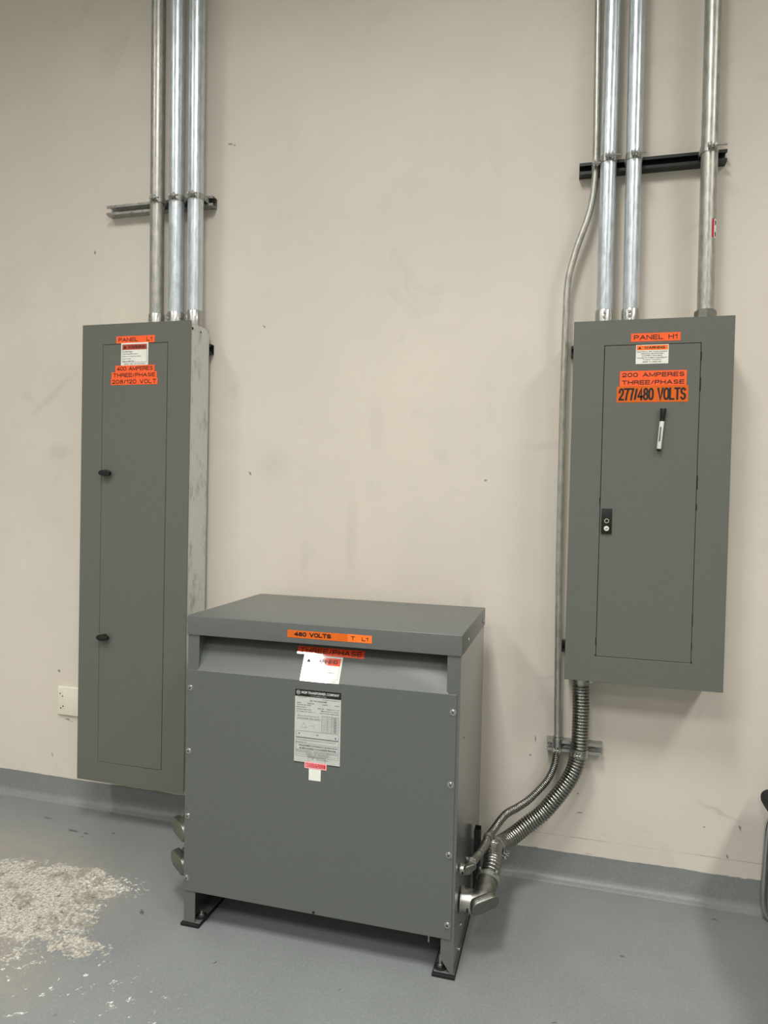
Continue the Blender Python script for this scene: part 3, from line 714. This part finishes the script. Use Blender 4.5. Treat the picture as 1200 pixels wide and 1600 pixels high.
# hood as one folded shell: bevel the outer box, open below
def hood():
    bm = bmesh.new(); me = bpy.data.meshes.new('hood')
    o = Vector(origin(T)); A_ = MB().box(X0, X1, Yf-.001, Yb, ZH, ZT)
    me.from_pydata([v-o for v in A_.v], [], A_.f); bm.from_mesh(me)
    bmesh.ops.recalc_face_normals(bm, faces=bm.faces)
    bot = [f for f in bm.faces if f.normal.z < -.9]; bmesh.ops.delete(bm, geom=bot, context='FACES_ONLY')
    ed = [e for e in bm.edges if len(e.link_faces) == 2]
    bmesh.ops.bevel(bm, geom=ed, offset=.003, segments=3, affect='EDGES', profile=.5)
    bmesh.ops.solidify(bm, geom=list(bm.faces), thickness=.0022)
    for f in bm.faces: f.smooth = True
    for e in bm.edges:
        if e.calc_face_angle(0) > R(35): e.smooth = False
    bm.to_mesh(me); bm.free(); me.materials.append(M['tr_grey']); return link('hood', me, T)
hd = hood()
bi = .0035
# side and back panels
MB().box(X1-bi-.002, X1-bi, Yf+.004, Yb-.004, .012, ZH+.02).build('side_panel', M['tr_side'], T, bevel=.0005, bseg=1)
MB().box(X0+bi, X0+bi+.002, Yf+.004, Yb-.004, .012, ZH+.02).build('side_panel', M['tr_side'], T, bevel=.0005, bseg=1)
MB().box(X0+.006, X1-.006, Yb-.006, Yb-.004, .11, ZH+.02).build('back_panel', M['tr_grey'], T)
# front corner legs (angle, with cut foot)
def legp(xo, sgn, cut):
    a = xo; b = xo+sgn*.040; y = Yf+.003
    poly = [(a, y, .012), (a, y, .985), (b, y, .985), (b, y, .055 if cut else .012)]
    if cut: poly.append((a+sgn*.008, y, .012))
    MB().prism(poly, (0, .0025, 0)).build('leg', M['tr_grey'], T)
legp(X0+bi, 1, False); legp(X1-bi, -1, True)
for (a, s) in ((X0+bi, 1), (X1-bi, -1)):
    MB().box(min(a, a+s*.04), max(a, a+s*.04), Yb-.0025, Yb, .012, ZH).build('leg', M['tr_grey'], T)
# front panel: upright sheet, folded back at the top under the hood
zf, zb = .845, .117; px0, px1 = X0+.0020, X1-.0125; yP = Yf-.0005; th = .002
fp = MB()
fp.box(px0, px1, yP, yP+th, zb, zf+.004)
fp.box(px0, px1, yP+th, yP+.004, zb, zb+.002)
ix0, ix1 = X0+.0405, X1-.0385; ys, zs = yP+.068, zf+.133
fpo = fp.build('front_panel', M['tr_grey'], T, bevel=.0007, bseg=1)
sl = MB().prism([(ix0, yP, zf+.002), (ix0, yP+th, zf+.0005), (ix0, ys+th, zs), (ix0, ys, zs)], (ix1-ix0, 0, 0)).build('sloped_flange', M['tr_grey'], T, bevel=.0005, bseg=1)
# cheeks closing the recess under the hood
for x in (ix0-.0016, ix1): MB().prism([(x, Yf+.006, zf), (x, ys+.01, zf), (x, ys+.01, zs), (x, Yf+.006, zs)], (.0016, 0, 0)).build('recess_cheek', M['tr_grey'], T)
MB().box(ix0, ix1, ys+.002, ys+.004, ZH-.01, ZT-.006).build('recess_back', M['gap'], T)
# bottom rail in shade, dark core seen beneath
MB().box(X0+.05, X1-.05, Yf+.03, Yb-.02, .125, .14).build('bottom_pan', M['tr_grey'], T)
# base channels on rubber pads
for (a, b) in ((X0-.004, X0+.061), (X1-.066, X1+.001)):
    MB().box(a+.003, b-.001, Yf+.004, Yb, .0105, .0140).build('base_channel', M['tr_grey'], T, bevel=.0005, bseg=1)
    pd = MB().box(a-.001, b+.001, Yf-.0045, Yb, 0, .0102).build('rubber_pad', M['rubber'], T, bevel=.001, bseg=1); pd['label'] = 'black rubber pad under the base'
for (x, hh) in ((X0+.047, .012), (X1-.046, .030)):
    y = Yf+.040 if hh < .02 else Yf+.026
    nb = MB().cyl((x, y, .0142), (x, y, .0155), .0205, 24).build('washer', M['rubber'], T)
    MB().cyl((x, y, .0156), (x, y, .0225), .0095, 6).build('anchor_nut', M['steel'], T)
    MB().cyl((x, y, .0226), (x, y, .0226+hh), .005, 12).build('anchor_stud', M['steel'], T)
MB().box(-.3735, -.3705, Yf+.02, Yf+.022, .085, .125).build('hanging_wire', M['steel'], T)
MB().cyl((-.735, Yf-.0025, .124), (-.735, Yf+.0, .124), .004, 10).build('rivet', M['gap'], T)
MB().box(-1.10, -1.075, Yf+.11, Yf+.112, .075, .078).build('inner_clip', M['steel'], T)
# screws
def screw_mesh(r, axis):
    ax = Vector(axis); m = MB()
    m.sweep([ax*0, ax*.0012, ax*.0013, ax*.0035, ax*.0048, ax*.0052], [r*1.28, r*1.28, r, r*.92, r*.6, r*.05], 20)
    return m.mesh('screw', M['chrome'], sharp=40)
def cross_mesh(r, axis):
    ax = Vector(axis); a = Vector((0, 0, 1)); b = ax.cross(a); m = MB(); c, s = math.cos(.6), math.sin(.6)
    p, q = a*c+b*s, b*c-a*s
    m.obox(ax*.0051, p, q, ax, r*1.1, r*.22, .0006); m.obox(ax*.0051, q, p, ax, r*1.1, r*.22, .0006)
    return m.mesh('cross_recess', M['gap'])
sm, cm = screw_mesh(.0078, (0, -1, 0)), cross_mesh(.0078, (0, -1, 0))
for (x, z) in ((-1.177, .790), (-1.1795, .581), (-1.1795, .366), (-1.1795, .161), (-.3115, .797), (-.3135, .581), (-.3135, .371), (-.3130, .161)):
    s_ = link('screw', sm, T, (x, yP, z)); c_ = link('cross_recess', cm, s_, (x, yP, z))
sm2, cm2 = screw_mesh(.0062, (1, 0, 0)), cross_mesh(.0062, (1, 0, 0))
for (x, y, z) in ((X1, -.163, .984), (X1, -.535, .990), (X1-bi, -.533, .091), (X1-bi, -.562, .030)):
    s_ = link('screw', sm2, T, (x, y, z)); c_ = link('cross_recess', cm2, s_, (x, y, z))
for z in (.66, .69): MB().cyl((X1-bi, -.56, z), (X1-bi+.0004, -.56, z), .0035 if z > .67 else .002, 12).build('screw_hole', M['gap'], T)
# --- labels on the transformer
yH = Yf-.0011
plain_label('voltage_label', T, Face((-.8405, yH, .9805), (1, 0, 0), (0, 0, 1)), .197, .0235, M['lab_amber'], '480 VOLTS', .122, .0135, .0036, 'dark orange label reading 480 VOLTS', cx=.084, cy=.0122)
plain_label('name_label', T, Face((-.6430, yH, .9810), (1, 0, 0), (0, 0, 1)), .078, .0235, M['lab_tl'], 'T  L1', .056, .0120, .0022, 'bright orange label reading T L1')
vs = Vector((0, ys-yP, zs-(zf+.002))).normalized()
def SF(x, d): return Face(Vector((x, yP, zf+.002))+vs*d+Vector((1, 0, 0)).cross(vs)*.0007, (1, 0, 0), vs)
plain_label('phase_label', T, SF(-.8225, .0845), .222, .0245, M['lab_red'], 'THREE/PHASE', .206, .0165, .0028, 'glossy red-orange label reading THREE/PHASE')
wl = [('Arc Flash Hazard', .45, 'l'), ('Appropriate PPE required', .62, 'l'), ('Failure to comply may result in', .76, 'l'), ('injury or death', .36, 'l'), ('Refer to NFPA 70E', .46, 'l')]
F = SF(-.7965, .0)
o = warn_box(T, F, .129, .0835, 'lab_red', wl, 'glossy white warning label with an orange banner', .28, .045, mat='lab_gloss', foot='WARNING LABEL   ARC FLASH')
b_ = MB()
for q in ((.006, .123, .0115, .0121), (.006, .0066, .0115, .078), (.1224, .123, .0115, .078)): put_rect(b_, F, *q, .0012, .0002)
raw(b_, 'border_line', M['ink_grey'], o)
# --- nameplate: px y 1076 .. 1197
F = Face((-.8105, yP-.0002, .5905), (1, 0, 0), (0, 0, 1)); W_, H_ = .1515, .231
m = MB(); put_rect(m, F, 0, W_, 0, H_, .0006, .0006); npl = m.build('nameplate', M['lab_silver'], T); npl['label'] = 'silver rating plate with black heading and small print'
m = MB(); put_rect(m, F, 0, W_, H_-.0225, H_, .0009, .0002); m.build('black_heading', M['ink'], npl)
m = MB(); put_rect(m, F, 0, .048, 0, .0022, .0009, .0002); m.build('black_strip', M['ink'], npl)
m = MB(); put_rect(m, F, .105, W_, 0, .0022, .0009, .0002); m.build('black_strip', M['ink'], npl)
m = MB(); put_text(m, F, 'MGM TRANSFORMER COMPANY', .0835, H_-.0098, .124, .0078, .012, .0012)
put_text(m, F, 'CITY OF COMMERCE, CA 90040', .078, H_-.0187, .052, .0024, .004, .0012)
cx, cy = .0110, H_-.0105
ringp = MB(); i = len(m.v)
for k in range(20):
    a = 2*math.pi*k/20
    for r_ in (.0052, .0063): m.v.append(F.p(cx+math.cos(a)*r_, cy+math.sin(a)*r_, .0012))
for k in range(20): j = (k+1) % 20; m.f.append([i+2*k, i+2*k+1, i+2*j+1, i+2*j])
put_text(m, F, 'M', cx, cy, .0055, .0045, .01, .0012)
raw(m, 'heading_lettering', M['ink_white'], npl)
m = MB()
def T_(s, cx, y, w, hgt=.0030, b=.004): put_text(m, F, s, cx, H_-y, w, hgt, b, .0011)
T_('(323) 726-0888', .024, .0255, .030, .0022); T_('WWW.MGMTRANSFORMER.COM', .117, .0275, .056, .0020)
T_('DRY TYPE TRANSFORMER', .078, .0345, .056, .0040)
T_('MODEL', .014, .043, .014); T_('THREE PHASE', .053, .043, .024); T_('60 HERTZ', .100, .043, .018); T_('TYPE HT', .138, .043, .016)
T_('CATALOG NO  75KVA', .031, .049, .046); T_('RISE 150 DEG C', .022, .056, .034); T_('HV DELTA 480 VOLTS', .030, .063, .048); T_('LV Y 208Y/120  TAPS 1 2 3', .038, .070, .062)
T_('WGT. LBS', .086, .056, .020); T_('SERIAL NO  H19', .126, .056, .040); T_('IMPEDANCE 4.1%  60 HZ', .116, .063, .058); T_('FOR LV CONNECT TAPS AS SHOWN', .115, .070, .064)
for k, s in enumerate(('X0', 'X1', 'X2', 'X3', 'H1', 'H2', 'H3')): T_(s, .014+k*.0105, .083, .008)
T_('CONNECTIONS DIAGRAM   PRIMARY   SECONDARY', .046, .090, .076, .0026)
for r_ in range(9): T_(str(480+24*(4-r_)), .1275+.006, .0835+r_*.0052, .0085, .0026)
T_('THIS EQUIPMENT IS INTENDED TO BE INSTALLED IN', .0785, .1765, .128, .0050, .012)
T_('AN AREA ACCESSIBLE TO AUTHORIZED PERSONNEL', .078, .1845, .122, .0050, .012)
T_('SUITABLE FOR INDOOR USE.  SEE INSTRUCTIONS FOR INSTALLATION AND CLEARANCE', .076, .1530, .136, .0022); T_('CAUTION: DISCONNECT ALL POWER BEFORE SERVICING THIS UNIT OR CHANGING TAPS', .072, .1590, .128, .0022)
T_('ENCLOSURE TYPE 2', .024, .166, .036, .0024); T_('INSULATION SYSTEM 220 DEG C.  AVERAGE CONDUCTOR TEMPERATURE RISE 150', .076, .1940, .136, .0026)
T_('DOE 2016  KVA  99.0% EFFICIENT', .078, .2010, .076, .0030); T_('REPRESENTATIVE UNIT', .078, .2075, .070, .0024)
T_('UL', .0165, .1390, .006, .0055, .012); T_('CSA', .0765, .1400, .008, .0040, .02); T_('R', .1365, .1440, .004, .0065, .02)
T_('Energy Verified', .094, .2165, .036, .0032, .012)
T_('UL', .063, .2155, .005, .004, .01)
raw(m, 'fine_print', M['ink'], npl)
m = MB()
def HL(y, a=.006, b=.146, t_=.0005): put_rect(m, F, a, b, H_-y-t_/2, H_-y+t_/2, .00105, .0001)
def VL(x, a, b, t_=.0005): put_rect(m, F, x-t_/2, x+t_/2, H_-b, H_-a, .00105, .0001)
for y in (.131, .150, .1515, .170, .1895, .1975, .2045, .2105): HL(y)
for x in (.006, .146): VL(x, .131, .2105)
for r_ in range(10): HL(.0812+r_*.0052, .090, .146)
for x in (.090, .109, .1225, .146): VL(x, .078, .128)
HL(.0935, .006, .088); HL(.078, .090, .146)
# delta and wye diagrams
def seg(ax_, ay_, bx_, by_, t_=.0005):
    a = Vector((ax_, H_-ay_)); b = Vector((bx_, H_-by_)); d = (b-a).normalized(); p_ = Vector((-d.y, d.x))*t_/2; i = len(m.v)
    m.v += [F.p(*q, .00105) for q in (a-p_, b-p_, b+p_, a+p_)]; m.f.append([i, i+1, i+2, i+3])
seg(.022, .120, .040, .120); seg(.022, .120, .031, .105); seg(.040, .120, .031, .105)
seg(.048, .113, .062, .113); seg(.062, .113, .070, .106); seg(.062, .113, .070, .121)
for q in ((.048, .103, .2115, .2122), (.048, .103, .2260, .2267)): put_rect(m, F, q[0], q[1], H_-q[3], H_-q[2], .00105, .0001)
VL(.048, .2115, .2267); VL(.103, .2115, .2267)
raw(m, 'ruled_lines', M['ink_grey'], npl)
F = Face((-.7745, yP-.0009, .5750), (1, 0, 0), (0, 0, 1))
m = MB(); put_rect(m, F, 0, .073, 0, .0205, .0006, .0006); rs = m.build('red_sticker', M['lab_pink'], T); rs['label'] = 'small pink and red sticker below the rating plate'
m = MB(); put_rect(m, F, .004, .0115, .004, .0165, .0009, .0002); put_rect(m, F, .0135, .069, .004, .0165, .0009, .0002); m.build('red_block', M['lab_crimson'], rs)
m = MB(); put_text(m, F, 'ENERGY', .041, .0128, .050, .0040, .01, .0012); put_text(m, F, 'EFFICIENT', .041, .0072, .050, .0040, .01, .0012); put_text(m, F, '1', .0078, .0102, .0035, .0085, .02, .0012)
raw(m, 'lettering', M['lab_pink'], rs)
F = Face((-.7600, yP-.0003, .5385), (1, 0, 0), (0, 0, 1))
m = MB(); put_rect(m, F, 0, .0395, 0, .0375, .0006, .0006); qs = m.build('white_sticker', M['lab_white'], T); qs['label'] = 'small square white sticker below the red one'

# connectors and hoses on the far (left) side of the transformer
for (z, nm, zz) in ((.262, 'upper', .50), (.146, 'lower', .36)):
    fl = thing('flexible_conduit', (X0, -.56, z), f'{nm} of two metal elbow connectors peeking out at the left side of the transformer', 'conduit', 'flexible conduits on the left of the transformer')
    lg = Vector((-.05, .98, .15)).normalized()
    E = elbow(fl, (X0+bi-.0004, -.56, z), -1, lg, .040, .056, .100)
    pts = [E-lg*.01, E+lg*.06, (-1.262, -.36, z+.02), (-1.27, -.27, z+.05), (-1.30, -.19, z+.085), (-1.36, -.13, zz-.03), (-1.42, -.115, zz), (-1.470, -.112, zz)]
    corrugated(pts, .0285, .004, .0112, 24).build('ribbed_hose', M['flex'], fl)
    MB().sweep([(-1.464, -.112, zz), (-1.482, -.112, zz), (-1.4822, -.112, zz), (-1.4858, -.112, zz)], [.033, .033, .038, .038], 28).build('connector', M['steel'], fl)

# ------------------------------------------------------------------ chair at the right edge
ch = thing('chair', (.95, -.36, 0), 'black upholstered chair with chrome tube frame, cut off at the right edge of the photo', 'chair')
m = MB()
prof = [(.657, .425), (.655, .443), (.661, .456), (.674, .464), (.72, .468), (1.08, .455), (1.14, .452), (1.145, .425), (1.13, .405), (.72, .400), (.695, .395), (.668, .405)]
m.prism([(x, -.075, z) for x, z in prof], (0, -.54, 0)); m.build('seat', M['fabric'], ch, bevel=.008, bseg=3)
m = MB(); m.prism([(1.135, -.085, .56), (1.195, -.085, .56), (1.265, -.085, .93), (1.205, -.085, .94)], (0, -.45, 0)); m.build('backrest', M['fabric'], ch, bevel=.012, bseg=3)
tube = [(1.24, -.09, .70), (1.17, -.075, .50), (1.12, -.065, .385), (1.0, -.062, .382), (.76, -.062, .382), (.705, -.062, .376), (.682, -.062, .350), (.675, -.062, .31), (.671, -.062, .2), (.668, -.062, .09), (.672, -.062, .045), (.69, -.062, .018), (.73, -.062, .0125), (1.15, -.062, .0125)]
k2 = [(1.19, -.07, .0125), (1.205, -.10, .0125), (1.205, -.31, .0125), (1.205, -.52, .0125), (1.19, -.55, .0125)]
tube = [(x+.012, y, z) for x, y, z in tube]
full = tube+k2+[(x, -.62-y, z) for x, y, z in reversed(tube)]
MB().sweep(spline(full, .012), .0115, 14).build('frame', M['chrome'], ch)

# ------------------------------------------------------------------ unseen table, added out of frame to cast shade on the floor
tb = thing('shade_table', (1.4, -1.35, 0), 'unseen black table added just outside the right edge to shade the floor', 'table')
MB().box(.80, 2.0, -2.05, -.74, .715, .745).build('shade_table_top', M['black'], tb, bevel=.004)
for x in (.86, 1.94):
    for y in (-1.99, -.80): MB().box(x-.02, x+.02, y-.02, y+.02, 0, .7145).build('leg', M['black'], tb, bevel=.003)
